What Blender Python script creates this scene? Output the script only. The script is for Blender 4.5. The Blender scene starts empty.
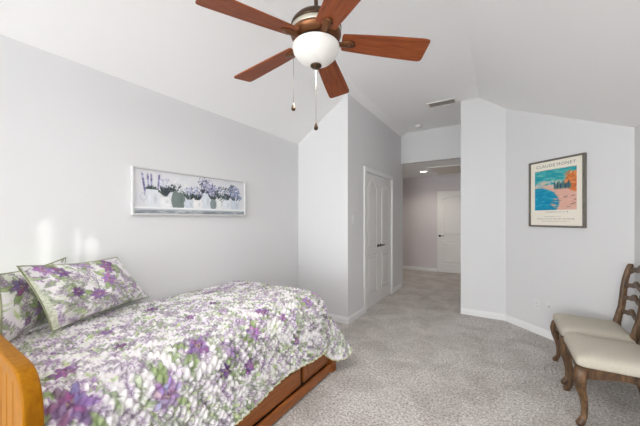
import bpy, math, random
import numpy as np
from mathutils import Vector, Matrix

# ------------------------------------------------------------------ camera, world, light, exposure
scn = bpy.context.scene
PI = math.pi
YAW = math.radians(32.37)
cam_d = bpy.data.cameras.new('camera')
cam_d.sensor_width = 36.0
cam_d.lens = 284.0 * 36.0 / 640.0
cam_d.shift_y = 5.5 / 640.0
cam_d.clip_start = 0.05
cam = bpy.data.objects.new('camera', cam_d)
cam.location = (0, 0, 1.355)
cam.rotation_euler = (PI / 2, 0, YAW)
scn.collection.objects.link(cam)
scn.camera = cam

world = bpy.data.worlds.new('world')
scn.world = world
world.use_nodes = True
world.node_tree.nodes['Background'].inputs[0].default_value = (0.82, 0.90, 1.0, 1)
world.node_tree.nodes['Background'].inputs[1].default_value = 2.0


def area(name, loc, rot, sx, sy, power, col=(1, 1, 1), spread=180):
    d = bpy.data.lights.new(name, 'AREA')
    d.shape = 'RECTANGLE'
    d.size, d.size_y, d.energy, d.color = sx, sy, power, col
    d.spread = math.radians(spread)
    o = bpy.data.objects.new(name, d)
    o.location, o.rotation_euler = loc, rot
    scn.collection.objects.link(o)
    return o


TILT = math.radians(30)
YREAR = -5.5
# daylight through the window of the wall behind the camera (lamp tilted upwards to brighten the ceiling)
area('window_daylight', (-1.7, YREAR + 0.06, 1.40), (PI / 2 + TILT, 0, 0), 1.4, 2.0, 150, (0.97, 0.997, 1.0))
area('added_right_fill', (0.1, YREAR + 0.06, 1.40), (PI / 2 + TILT, 0, 0), 1.2, 2.0, 110, (0.97, 0.997, 1.0))  # added fill from the right to lift the closet side wall

sun_d = bpy.data.lights.new('sun', 'SUN')
sun_d.energy = 0.8
sun_d.angle = math.radians(0.7)
sun_d.color = (1.0, 0.97, 0.92)
sun = bpy.data.objects.new('sun', sun_d)
sun.rotation_euler = Vector((-0.85, 0.10, -0.12)).to_track_quat('-Z', 'Y').to_euler()
scn.collection.objects.link(sun)

scn.view_settings.view_transform = 'Standard'
scn.view_settings.look = 'None'
scn.view_settings.gamma = 1.0
scn.view_settings.use_curve_mapping = False
scn.view_settings.exposure = 0.03
scn.cycles.diffuse_bounces = 8
scn.cycles.max_bounces = 14
scn.cycles.use_denoising = True


# ------------------------------------------------------------------ helpers
def lin(c):
    out = []
    for v in c[:3]:
        v = v / 255.0
        out.append(v / 12.92 if v <= 0.04045 else ((v + 0.055) / 1.055) ** 2.4)
    return tuple(out)


def lin4(c):
    return lin(c) + (1.0,)


class Mat:
    """small helper around a principled node tree"""
    def __init__(self, name, col, rough=0.6, metal=0.0, spec=0.5):
        self.m = bpy.data.materials.new(name)
        self.m.use_nodes = True
        self.nt = self.m.node_tree
        self.b = self.nt.nodes['Principled BSDF']
        self.b.inputs['Base Color'].default_value = lin4(col)
        self.b.inputs['Roughness'].default_value = rough
        self.b.inputs['Metallic'].default_value = metal
        self.b.inputs['Specular IOR Level'].default_value = spec

    def n(self, t, **kw):
        nd = self.nt.nodes.new(t)
        for k, v in kw.items():
            if k in nd.inputs:
                nd.inputs[k].default_value = v
            else:
                setattr(nd, k, v)
        return nd

    def l(self, a, b):
        self.nt.links.new(a, b)

    def coords(self, scale=(1, 1, 1), kind='Object'):
        tc = self.n('ShaderNodeTexCoord')
        mp = self.n('ShaderNodeMapping')
        mp.inputs['Scale'].default_value = scale
        self.l(tc.outputs[kind], mp.inputs['Vector'])
        return mp.outputs['Vector']

    def noise(self, vec, scale, detail=3, rough=0.55, dist=0.0):
        nz = self.n('ShaderNodeTexNoise')
        nz.inputs['Scale'].default_value = scale
        nz.inputs['Detail'].default_value = detail
        nz.inputs['Roughness'].default_value = rough
        nz.inputs['Distortion'].default_value = dist
        self.l(vec, nz.inputs['Vector'])
        return nz.outputs['Fac']

    def ramp(self, fac, stops):
        r = self.n('ShaderNodeValToRGB')
        el = r.color_ramp.elements
        while len(el) < len(stops):
            el.new(0.5)
        for e, (p, c) in zip(el, stops):
            e.position = p
            e.color = lin4(c)
        self.l(fac, r.inputs['Fac'])
        return r.outputs['Color']

    def mix(self, a, b, fac, mode='MIX'):
        mx = self.n('ShaderNodeMix', data_type='RGBA', blend_type=mode)
        for s, v in ((mx.inputs[0], fac), (mx.inputs[6], a), (mx.inputs[7], b)):
            if isinstance(v, (int, float)):
                s.default_value = v
            elif isinstance(v, tuple):
                s.default_value = v
            else:
                self.l(v, s)
        return mx.outputs[2]

    def bump(self, h, strength, dist=0.01):
        bp = self.n('ShaderNodeBump')
        bp.inputs['Strength'].default_value = strength
        bp.inputs['Distance'].default_value = dist
        self.l(h, bp.inputs['Height'])
        self.l(bp.outputs['Normal'], self.b.inputs['Normal'])

    def base(self, c):
        self.l(c, self.b.inputs['Base Color'])


def paint_mat(name, col, bump=0.06, scale=220, rough=0.75):
    w = Mat(name, col, rough, spec=0.25)
    v = w.coords()
    f = w.noise(v, scale, 2)
    w.bump(f, bump, 0.004)
    return w.m


def wood_mat(name, stops, axis=0, scale=6.0, stretch=12.0, rough=0.35, coat=0.0, bump=0.05):
    w = Mat(name, (120, 70, 40), rough)
    sc = [stretch, stretch, stretch]
    sc[axis] = 1.0
    v = w.coords(tuple(sc))
    f = w.noise(v, scale, 5, 0.6, 0.6)
    w.base(w.ramp(f, stops))
    if coat:
        w.b.inputs['Coat Weight'].default_value = coat
        w.b.inputs['Coat Roughness'].default_value = 0.12
    w.bump(f, bump, 0.003)
    return w.m


def attr_mat(name, rough=0.85, weave=0.0, spec=0.2):
    w = Mat(name, (255, 255, 255), rough, spec=spec)
    a = w.n('ShaderNodeAttribute')
    a.attribute_name = 'Col'
    w.base(a.outputs['Color'])
    if weave:
        w.bump(w.noise(w.coords(), 900, 2), weave, 0.002)
    return w.m


M = {}
M['wall'] = paint_mat('wall_paint', (222, 222, 223))
M['hall'] = paint_mat('hall_paint', (214, 208, 210))
M['ceiling'] = paint_mat('ceiling_paint', (246, 246, 246), 0.08, 160)
M['trim'] = paint_mat('white_trim', (236, 236, 236), 0.0, 50, 0.4)
M['door'] = paint_mat('door_paint', (228, 226, 224), 0.02, 60, 0.42)
M['plastic'] = Mat('white_plastic', (226, 226, 226), 0.5).m
M['slot'] = Mat('dark_slot', (40, 40, 42), 0.7).m
M['black_metal'] = Mat('black_metal', (16, 15, 15), 0.5, 0.2).m
M['vent_metal'] = Mat('vent_metal', (236, 234, 230), 0.5).m
M['vent_dark'] = Mat('vent_dark', (95, 92, 90), 0.8).m

c = Mat('carpet', (170, 163, 158), 0.95, spec=0.08)
v = c.coords()
big = c.noise(v, 3.2, 5, 0.65, 0.6)
fine = c.noise(v, 60, 5, 0.8)
tiny = c.noise(v, 300, 2, 0.8)
colA = c.ramp(fine, [(0.36, (144, 136, 131)), (0.5, (212, 206, 201)), (0.62, (246, 243, 240))])
colB = c.ramp(big, [(0.35, (228, 226, 224)), (0.6, (255, 255, 255))])
c.base(c.mix(colA, colB, 1.0, 'MULTIPLY'))
add = c.n('ShaderNodeMath', operation='ADD')
c.l(fine, add.inputs[0])
c.l(tiny, add.inputs[1])
c.bump(add.outputs[0], 0.5, 0.012)
M['carpet'] = c.m

M['blade'] = wood_mat('cherry_blade', [(0.25, (100, 46, 20)), (0.5, (142, 70, 32)), (0.75, (168, 90, 46))], 0, 7, 14, 0.5, 0.0)
M['blade'].node_tree.nodes['Principled BSDF'].inputs['Specular IOR Level'].default_value = 0.4
M['pine'] = wood_mat('honey_pine', [(0.25, (136, 82, 4)), (0.5, (158, 102, 6)), (0.8, (176, 120, 12))], 2, 5, 10, 0.4, 0.0)
M['pine'].node_tree.nodes['Principled BSDF'].inputs['Specular IOR Level'].default_value = 0.12
M['pine_flat'] = wood_mat('shaded_pine', [(0.25, (110, 57, 16)), (0.5, (148, 82, 28)), (0.8, (170, 100, 40))], 1, 5, 12, 0.4, 0.12)  # headboard pine again, its colour darkened for the different light on the base
M['walnut'] = wood_mat('weathered_walnut', [(0.28, (52, 35, 21)), (0.5, (90, 64, 40)), (0.74, (138, 104, 70))], 2, 9, 4, 0.45, 0.05, 0.12)
M['bronze'] = Mat('brushed_bronze', (120, 78, 50), 0.38, 0.75).m
M['dark_bronze'] = Mat('dark_bronze', (74, 56, 42), 0.4, 0.7).m
M['nickel'] = Mat('aged_nickel_band', (196, 190, 176), 0.35, 0.6).m
M['chain'] = Mat('chain_brass', (84, 76, 66), 0.55, 0.4).m
lw = Mat('linen', (196, 187, 171), 0.92, spec=0.15)
vv = lw.coords((1, 1, 1))
lf = lw.noise(vv, 420, 2)
lw.base(lw.ramp(lf, [(0.3, (182, 175, 160)), (0.7, (215, 208, 194))]))
lw.bump(lf, 0.25, 0.002)
M['linen'] = lw.m
g = Mat('frosted_glass', (232, 230, 226), 0.3)
g.b.inputs['Emission Color'].default_value = (1.0, 0.97, 0.92, 1)
g.b.inputs['Emission Strength'].default_value = 0.10
g.b.inputs['Subsurface Weight'].default_value = 0.3
g.b.inputs['Subsurface Radius'].default_value = (0.05, 0.05, 0.05)
M['bowl'] = g.m
e = Mat('lamp_glow', (255, 250, 240), 0.5)
e.b.inputs['Emission Color'].default_value = (1.0, 0.93, 0.82, 1)
e.b.inputs['Emission Strength'].default_value = 6.0
M['glow'] = e.m
M['frame_grey'] = wood_mat('grey_frame_wood', [(0.25, (78, 73, 66)), (0.5, (112, 106, 98)), (0.8, (140, 134, 125))], 2, 20, 6, 0.45)
M['white_frame'] = paint_mat('white_frame_paint', (206, 206, 206), 0.02, 80, 0.45)
M['fabric_print'] = attr_mat('printed_cotton', 0.9, 0.15)
M['picture_print'] = attr_mat('printed_canvas', 0.7, 0.0, 0.3)
M['green_piping'] = Mat('green_piping', (150, 156, 124), 0.9).m
M['binding'] = Mat('hem_binding', (206, 206, 170), 0.9).m
M['ink'] = Mat('print_ink', (72, 76, 86), 0.8).m


class MB:
    def __init__(self):
        self.v, self.f = [], []

    def add(self, vs, fs):
        o = len(self.v)
        self.v += [tuple(p) for p in vs]
        self.f += [tuple(i + o for i in f) for f in fs]
        return self

    def box(self, a, b):
        x0, y0, z0 = a
        x1, y1, z1 = b
        return self.add([(x0, y0, z0), (x1, y0, z0), (x1, y1, z0), (x0, y1, z0),
                         (x0, y0, z1), (x1, y0, z1), (x1, y1, z1), (x0, y1, z1)],
                        [(0, 3, 2, 1), (4, 5, 6, 7), (0, 1, 5, 4), (1, 2, 6, 5), (2, 3, 7, 6), (3, 0, 4, 7)])

    def prism(self, poly, a, b, axis):
        """poly of 2D points, extruded from a to b along axis ('x': (y,z), 'y': (x,z), 'z': (x,y))"""
        def p(q, d):
            return {'x': (d, q[0], q[1]), 'y': (q[0], d, q[1]), 'z': (q[0], q[1], d)}[axis]
        n = len(poly)
        vs = [p(q, a) for q in poly] + [p(q, b) for q in poly]
        fs = [tuple(range(n))[::-1], tuple(range(n, 2 * n))]
        fs += [(i, (i + 1) % n, n + (i + 1) % n, n + i) for i in range(n)]
        return self.add(vs, fs)

    def loft(self, rings, close=True, cap=True):
        n = len(rings[0])
        vs = [p for r in rings for p in r]
        fs = []
        for k in range(len(rings) - 1):
            for i in range(n if close else n - 1):
                j = (i + 1) % n
                fs.append((k * n + i, k * n + j, (k + 1) * n + j, (k + 1) * n + i))
        if cap and close:
            fs.append(tuple(range(n))[::-1])
            fs.append(tuple(range((len(rings) - 1) * n, len(rings) * n)))
        return self.add(vs, fs)

    def lathe(self, prof, n=40, ctr=(0, 0, 0)):
        rings = []
        for r, z in prof:
            rings.append([(ctr[0] + max(r, 1e-4) * math.cos(2 * PI * i / n), ctr[1] + max(r, 1e-4) * math.sin(2 * PI * i / n), ctr[2] + z) for i in range(n)])
        return self.loft(rings)

    def tube(self, pts, rad, n=8, closed=False, flat=(1, 1)):
        pts = [Vector(p) for p in pts]
        N = len(pts)
        rad = rad if isinstance(rad, (list, tuple)) else [rad] * N
        rings = []
        up = Vector((0, 0, 1))
        for i, p in enumerate(pts):
            a = pts[(i - 1) % N] if (closed or i > 0) else p
            b = pts[(i + 1) % N] if (closed or i < N - 1) else p
            t = (b - a).normalized()
            u = up if abs(t.dot(up)) < 0.95 else Vector((1, 0, 0))
            s = t.cross(u).normalized()
            w = s.cross(t).normalized()
            rings.append([p + s * (rad[i] * flat[0] * math.cos(2 * PI * k / n)) + w * (rad[i] * flat[1] * math.sin(2 * PI * k / n)) for k in range(n)])
        if closed:
            rings.append(rings[0])
            return self.loft(rings, cap=False)
        return self.loft(rings)

    def build(self, name, mat, parent=None, smooth=False, bevel=0.0, seg=2, loc=None):
        me = bpy.data.meshes.new(name)
        me.from_pydata(self.v, [], self.f)
        me.validate()
        import bmesh
        bm = bmesh.new()
        bm.from_mesh(me)
        bmesh.ops.recalc_face_normals(bm, faces=bm.faces)
        bm.to_mesh(me)
        bm.free()
        me.materials.append(mat)
        if smooth:
            me.polygons.foreach_set('use_smooth', [True] * len(me.polygons))
        o = bpy.data.objects.new(name, me)
        scn.collection.objects.link(o)
        if parent:
            o.parent = parent
        if loc:
            o.location = loc
        if bevel:
            b = o.modifiers.new('bevel', 'BEVEL')
            b.width, b.segments, b.limit_method = bevel, seg, 'ANGLE'
            b.angle_limit = math.radians(35)
        return o


def struct(o):
    o['kind'] = 'structure'
    return o


def thing(name, label, cat, loc=(0, 0, 0), rotz=0.0, group=None):
    o = bpy.data.objects.new(name, None)
    scn.collection.objects.link(o)
    o.location = loc
    o.rotation_euler = (0, 0, rotz)
    return tag(o, label, cat, group)


def tag(o, label, cat, group=None):
    o['label'] = label
    o['category'] = cat
    if group:
        o['group'] = group
    return o


def copy_tree(o, parent=None):
    k = o.copy()
    scn.collection.objects.link(k)
    if parent:
        k.parent = parent
    for ch in list(o.children):
        copy_tree(ch, k)
    return k


def rounded_poly(pts, rads, n=6):
    """round the corners of a polygon (2D)"""
    out = []
    N = len(pts)
    for i, p in enumerate(pts):
        r = rads[i] if isinstance(rads, (list, tuple)) else rads
        p = Vector(p)
        a = (Vector(pts[i - 1]) - p)
        b = (Vector(pts[(i + 1) % N]) - p)
        if r <= 0:
            out.append(tuple(p))
            continue
        ra = min(r, a.length * 0.49)
        rb = min(r, b.length * 0.49)
        p0, p2 = p + a.normalized() * ra, p + b.normalized() * rb
        for k in range(n + 1):
            t = k / n
            q = p0 * (1 - t) ** 2 + p * (2 * t * (1 - t)) + p2 * t * t
            out.append((q.x, q.y))
    return out


# ------------------------------------------------------------------ the room shell
XL, XR, YR = -2.44, 0.994, YREAR          # left wall, right wall, rear wall
YC, XC = 3.27, -1.65                      # closet front and closet side
YH, YB = 5.60, 4.50                       # header over the hall opening, back wall stub
HX, HY, HZ = -0.474, 7.70, 2.44           # hall right side, hall back wall, hall ceiling
ZF, X1, X2 = 3.03, -1.55, -0.246          # flat ceiling and its folds


def zc(x):
    if x < X1:
        return ZF - (X1 - x) * (ZF - 2.42) / (X1 - XL)
    if x > X2:
        return ZF - (x - X2) * (ZF - 2.15) / (XR - X2)
    return ZF


struct(MB().box((-3.4, YR - 0.1, -0.1), (1.2, 7.85, 0.0)).build('floor', M['carpet']))
T = 0.12
prof = [(XL - T, zc(XL - T)), (X1, ZF), (X2, ZF), (XR + T, zc(XR + T))]
struct(MB().prism(prof + [(x, z + 0.12) for x, z in prof[::-1]], YR - 0.12, YH + 0.12, 'y').build('ceiling', M['ceiling']))
struct(MB().box((-3.4, YH + 0.12, HZ), (HX + 0.12, HY + 0.12, HZ + 0.1)).build('ceiling_hall', M['ceiling']))
E = 0.015
struct(MB().box((XL - T, YR, 0), (XL, YC + T, zc(XL) + E)).build('wall_left', M['wall']))
struct(MB().prism([(XL - T, 0), (XC - T, 0), (XC - T, zc(XC - T) + E), (XL - T, zc(XL - T) + E)], YC, YC + T, 'y')
       .prism([(XC - T, 0), (XC, 0), (XC, zc(XC) + E), (XC - T, zc(XC - T) + E)], YC, YC + T, 'y').build('wall_closet_front', M['wall']))
D0, D1, DH = 3.83, 5.005, 2.045
side = MB()
for y0, y1, z0 in ((YC + T, D0, 0), (D0, D1, DH), (D1, YH + T, 0)):
    side.prism([(XC - T, z0), (XC, z0), (XC, zc(XC) + E), (XC - T, zc(XC - T) + E)], y0, y1, 'y')
struct(side.build('wall_closet_side', M['wall']))
struct(MB().box((-3.4, YH, 0), (XC - T, YH + T, HZ + 0.1)).build('wall_closet_back', M['wall']))
struct(MB().prism([(XC, HZ), (HX, HZ), (HX, ZF + E), (X1, ZF + E), (XC, zc(XC) + E)], YH, YH + T, 'y').build('wall_header', M['wall']))
struct(MB().prism([(HX, 0), (0.066, 0), (0.066, zc(0.066) + E), (X2, ZF + E), (HX, ZF + E)], YB, YB + T, 'y').build('wall_back', M['wall']))
AX, AY = 0.066, YB                        # angled wall runs 45 degrees from here to the right wall
BXx, BYy = XR + 0.01, YB - (XR + 0.01 - AX)
ang = MB()
k = T / math.sqrt(2)
ang.add([(AX, AY, 0), (BXx, BYy, 0), (BXx + k, BYy + k, 0), (AX + k, AY + k, 0),
         (AX, AY, zc(AX) + E), (BXx, BYy, zc(BXx) + E), (BXx + k, BYy + k, zc(BXx + k) + E), (AX + k, AY + k, zc(AX + k) + E)],
        [(0, 3, 2, 1), (4, 5, 6, 7), (0, 1, 5, 4), (1, 2, 6, 5), (2, 3, 7, 6), (3, 0, 4, 7)])
struct(ang.build('wall_angled', M['wall']))
WX0, WX1, WZ0, WZ1 = -2.4, -1.0, 0.4, 2.4   # window opening in the rear wall
SLOTS = ((0.140, 0.217, 1.845), (0.312, 0.362, 1.775), (0.374, 0.466, 1.72))   # unseen slots added in the right wall to shape sun streaks over the bed
rw = MB()
ylast = YR
for y0, y1, zt in SLOTS:
    rw.box((XR, ylast, 0), (XR + T, y0, zc(XR) + E))
    rw.box((XR, y0, 0), (XR + T, y1, 1.0)).box((XR, y0, zt), (XR + T, y1, zc(XR) + E))
    ylast = y1
rw.box((XR, ylast, 0), (XR + T, BYy + 0.1, zc(XR) + E))
struct(rw.build('wall_right', M['wall']))
VX0, VX1 = -0.55, 0.75                         # second opening to the right of it, unseen, added for fill light
rear = MB()
rear.box((XL - T, YR - T, 0), (XR + T, YR, WZ0))
for a, b, zt in ((XL - T, WX0, 0), (WX1, VX0, 0), (VX1, XR + T, 0)):
    rear.box((a, YR - T, WZ0), (b, YR, 2.16))
rear.prism([(WX1, 2.16), (VX0, 2.16), (VX0, ZF + E), (X1, ZF + E), (WX1 - .001, ZF + E)], YR - T, YR, 'y')
rear.prism([(WX0, WZ1), (WX1, WZ1), (WX1, ZF + E), (X1, ZF + E), (WX0, zc(WX0) + E)], YR - T, YR, 'y')
rear.prism([(VX0, 2.16), (XR + T, 2.16), (XR, zc(XR) + E + .05), (X2, ZF + E), (VX0, ZF + E)], YR - T, YR, 'y')
rear.prism([(XL - T, 2.16), (WX0, 2.16), (WX0, zc(WX0) + E), (XL - T, zc(XL - T) + E)], YR - T, YR, 'y')
struct(rear.build('wall_rear', M['wall']))
struct(MB().box((HX, YB + T, 0), (HX + T, YH + T, ZF + E)).box((HX, YH + T, 0), (HX + T, HY + T, HZ + 0.1)).build('wall_hall_right', M['wall']))
struct(MB().box((-3.4, HY, 0), (HX, HY + T, HZ)).build('wall_hall_back', M['hall']))
struct(MB().box((-3.4 - T, YH, 0), (-3.4, HY + T, HZ + 0.1)).build('wall_hall_left', M['wall']))


def window(n, x0, x1, z0, z1, loc, rotz, cols):
    w = MB()
    f = 0.05
    w.box((x0, -.03, z0), (x0 + f, .03, z1)).box((x1 - f, -.03, z0), (x1, .03, z1))
    w.box((x0 + f, -.03, z0), (x1 - f, .03, z0 + f)).box((x0 + f, -.03, z1 - f), (x1 - f, .03, z1))
    for i in range(1, cols):
        xm = x0 + (x1 - x0) * i / cols
        w.box((xm - f / 2, -.03, z0 + f), (xm + f / 2, .03, z1 - f))
    o = struct(w.build('window_%d' % n, M['trim'], bevel=0.004))
    o.location = loc
    o.rotation_euler = (0, 0, rotz)


window(1, WX0, WX1, WZ0, WZ1, (0, YR - 0.07, 0), 0, 2)
window(2, VX0, VX1, WZ0, 2.16, (0, YR - 0.07, 0), 0, 2)  # unseen frame, added to go with the right fill light


def baseboard(name, p, q, h=0.085, t=0.014):
    """profiled skirting from p to q (floor points); the room lies to the left of p->q"""
    p, q = Vector((p[0], p[1], 0)), Vector((q[0], q[1], 0))
    d = (q - p).normalized()
    n = Vector((-d.y, d.x, 0))
    sec = [(0, 0), (t, 0), (t, h * .72), (t * .75, h * .8), (t * .7, h * .9), (t * .35, h), (0, h)]
    r = [[p + n * a + Vector((0, 0, b)) for a, b in sec], [q + n * a + Vector((0, 0, b)) for a, b in sec]]
    struct(MB().loft(r).build(name, M['trim']))


baseboard('baseboard_left', (XL, YC - .014), (XL, YR))
baseboard('baseboard_closet_front', (XC + .014, YC), (XL + .014, YC))
baseboard('baseboard_closet_side', (XC, D0 - .062), (XC, YC))
baseboard('baseboard_closet_end', (XC, YH), (XC, D1 + .062))
baseboard('baseboard_back', (AX, YB), (HX, YB))
baseboard('baseboard_angled', (XR, YB - (XR - AX)), (AX, YB))
baseboard('baseboard_right', (XR, YR), (XR, YB - (XR - AX)))
baseboard('baseboard_hall', (-1.36, HY), (-3.4, HY))


# doors ------------------------------------------------------------
def arch_outline(w, z0, z1, rise, n=14):
    """counter-clockwise outline (x, z) of a panel with an eyebrow top; z1 = top of the arch"""
    zs = z1 - rise
    pts = [(-w / 2, z0), (w / 2, z0), (w / 2, zs)]
    if rise > 0:
        for i in range(1, n):
            t = i / n
            s = w / 2 - w * t
            q = abs(2 * t - 1)
            pts.append((s, zs + rise * (0.5 + 0.5 * math.cos(PI * q ** 1.5))))
    pts.append((-w / 2, zs))
    return pts


def inset(poly, d):
    cx = sum(p[0] for p in poly) / len(poly)
    cz = (min(p[1] for p in poly) + max(p[1] for p in poly)) / 2
    hw = max(abs(p[0] - cx) for p in poly)
    hh = max(abs(p[1] - cz) for p in poly)
    return [(cx + (p[0] - cx) * (1 - d / hw), cz + (p[1] - cz) * (1 - d / hh)) for p in poly]


def make_door(name, w, h, handle_side, loc, rotz):
    """leaf in local x (width, centred), face towards local -y"""
    o = MB().box((-w / 2, 0, 0.012), (w / 2, 0.035, h)).build(name, M['door'], bevel=0.003)
    o.location = loc
    o.rotation_euler = (0, 0, rotz)
    struct(o)
    pw = w - 0.21
    for nm, z0, z1, rise in (('upper_panel', 0.92, h - 0.115, 0.085), ('lower_panel', 0.22, 0.80, 0.0)):
        outl = arch_outline(pw, z0, z1, rise)
        p = MB()
        p.tube([(a, -0.001, b) for a, b in outl], 0.011, 8, True, (1.0, 0.7) if False else (1, 1))
        rings = [[(a, y, b) for a, b in inset(outl, d)] for d, y in ((0.035, 0.0005), (0.062, -0.008), (0.066, -0.009))]
        p.loft(rings)
        p.build(nm, M['door'], o, smooth=False)
    hx = (w / 2 - 0.06) * handle_side
    hd = MB()
    zc_ = 0.92
    hd.add(*lathe_y(hx, zc_, [(0.028, 0.0), (0.028, -0.006), (0.022, -0.010), (0.010, -0.012), (0.010, -0.045), (0.0, -0.046)]))
    s = -handle_side
    hd.tube([(hx - s * 0.004, -0.043, zc_), (hx + s * 0.03, -0.045, zc_ + .001), (hx + s * 0.07, -0.043, zc_ - .002), (hx + s * 0.112, -0.038, zc_ + .006)], [0.010, 0.0095, 0.008, 0.006], 10)
    hl = hd.build('door_handle', M['black_metal'], o, smooth=True)
    hl['label'] = 'black lever handle'
    return o


def lathe_y(x, z, prof, n=20):
    m = MB()
    m.loft([[(x + max(r, 1e-4) * math.cos(2 * PI * i / n), y, z + max(r, 1e-4) * math.sin(2 * PI * i / n)) for i in range(n)] for r, y in prof])
    return m.v, m.f


lw_ = (D1 - D0 - 0.012) / 2
make_door('door_1', lw_, 2.035, 1, (XC - 0.012, D0 + 0.004 + lw_ / 2, 0), PI / 2)
make_door('door_2', lw_, 2.035, -1, (XC - 0.012, D1 - 0.004 - lw_ / 2, 0), PI / 2)
make_door('door_3', 0.76, 2.04, -1, (-0.96, HY - 0.05, 0), 0)
# closet casing
cs = MB()
cw, ct = 0.06, 0.018


def casing_piece(m, a0, a1, b0, b1):
    m.box((XC, a0, b0), (XC + ct, a1, b1))


casing_piece(cs, D0 - cw, D0, 0, DH + cw)
casing_piece(cs, D1, D1 + cw, 0, DH + cw)
casing_piece(cs, D0, D1, DH, DH + cw)
cs.box((XC - .05, D0, 0), (XC, D0 + 0.004, DH)).box((XC - .05, D1 - 0.004, 0), (XC, D1, DH))
struct(cs.build('trim_1', M['trim'], bevel=0.006))
# attic hatch in the hall ceiling
hx0, hx1, hy0, hy1 = -1.26, -0.62, 6.36, 7.55
tr = MB()
tr.box((hx0 - .06, hy0 - .06, HZ - .02), (hx1 + .06, hy0, HZ)).box((hx0 - .06, hy1, HZ - .02), (hx1 + .06, hy1 + .06, HZ))
tr.box((hx0 - .06, hy0, HZ - .02), (hx0, hy1, HZ)).box((hx1, hy0, HZ - .02), (hx1 + .06, hy1, HZ))
struct(tr.build('trim_2', M['trim'], bevel=0.004))
hatch = MB().box((hx0, hy0, HZ - .008), (hx1, hy1, HZ - .001)).build('attic_hatch', paint_mat('hatch_panel', (226, 219, 213), 0.02))
tag(hatch, 'flat tan attic hatch panel set in the hallway ceiling', 'attic hatch')


# ------------------------------------------------------------------ painted canvases (pattern of cloth and prints)
class Canvas:
    def __init__(self, w, h, res, bg):
        self.res = res
        self.nx, self.ny = int(round(w / res)) + 1, int(round(h / res)) + 1
        self.a = np.ones((self.ny, self.nx, 3)) * np.array(bg, float)

    def win(self, x0, y0, x1, y1):
        r = self.res
        i0, i1 = max(0, int(x0 / r) - 1), min(self.nx, int(x1 / r) + 2)
        j0, j1 = max(0, int(y0 / r) - 1), min(self.ny, int(y1 / r) + 2)
        if i0 >= i1 or j0 >= j1:
            return None
        X, Y = np.meshgrid(np.arange(i0, i1) * r, np.arange(j0, j1) * r)
        return slice(j0, j1), slice(i0, i1), X, Y

    def put(self, sl, mask, col):
        a = self.a[sl[0], sl[1]]
        self.a[sl[0], sl[1]] = a * (1 - mask[..., None]) + mask[..., None] * np.array(col, float)

    def ell(self, cx, cy, rx, ry, ang, col, alpha=1.0, soft=0.25, point=0.0, rim=None):
        R = max(rx, ry) * 1.1
        w = self.win(cx - R, cy - R, cx + R, cy + R)
        if w is None:
            return
        X, Y = w[2] - cx, w[3] - cy
        u = (X * math.cos(ang) + Y * math.sin(ang)) / rx
        v = (-X * math.sin(ang) + Y * math.cos(ang)) / ry
        if point:
            v = v / np.maximum(1 - point * u * u, 0.05)
        d = np.sqrt(u * u + v * v)
        m = np.clip((1 - d) / soft, 0, 1)
        self.put(w[:2], m * alpha, col)
        if rim is not None:
            wd = max(self.res * 0.9 / min(rx, ry), 0.12)
            self.put(w[:2], np.clip(1 - np.abs(d - 0.92) / wd, 0, 1) * 0.75, rim)

    def line(self, pts, wid, col, alpha=1.0):
        for (x0, y0), (x1, y1) in zip(pts[:-1], pts[1:]):
            w = self.win(min(x0, x1) - wid, min(y0, y1) - wid, max(x0, x1) + wid, max(y0, y1) + wid)
            if w is None:
                continue
            dx, dy = x1 - x0, y1 - y0
            L = dx * dx + dy * dy + 1e-9
            t = np.clip(((w[2] - x0) * dx + (w[3] - y0) * dy) / L, 0, 1)
            d = np.hypot(w[2] - x0 - t * dx, w[3] - y0 - t * dy)
            self.put(w[:2], np.clip((wid - d) / max(wid * .5, self.res * .5), 0, 1) * alpha, col)

    def rect(self, x0, y0, x1, y1, col, alpha=1.0):
        w = self.win(x0, y0, x1, y1)
        if w is None:
            return
        m = ((w[2] >= x0) & (w[2] <= x1) & (w[3] >= y0) & (w[3] <= y1)).astype(float)
        self.put(w[:2], m * alpha, col)

    def sample(self, x, y):
        i = np.clip((x / self.res).round().astype(int), 0, self.nx - 1)
        j = np.clip((y / self.res).round().astype(int), 0, self.ny - 1)
        return self.a[j, i]


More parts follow.
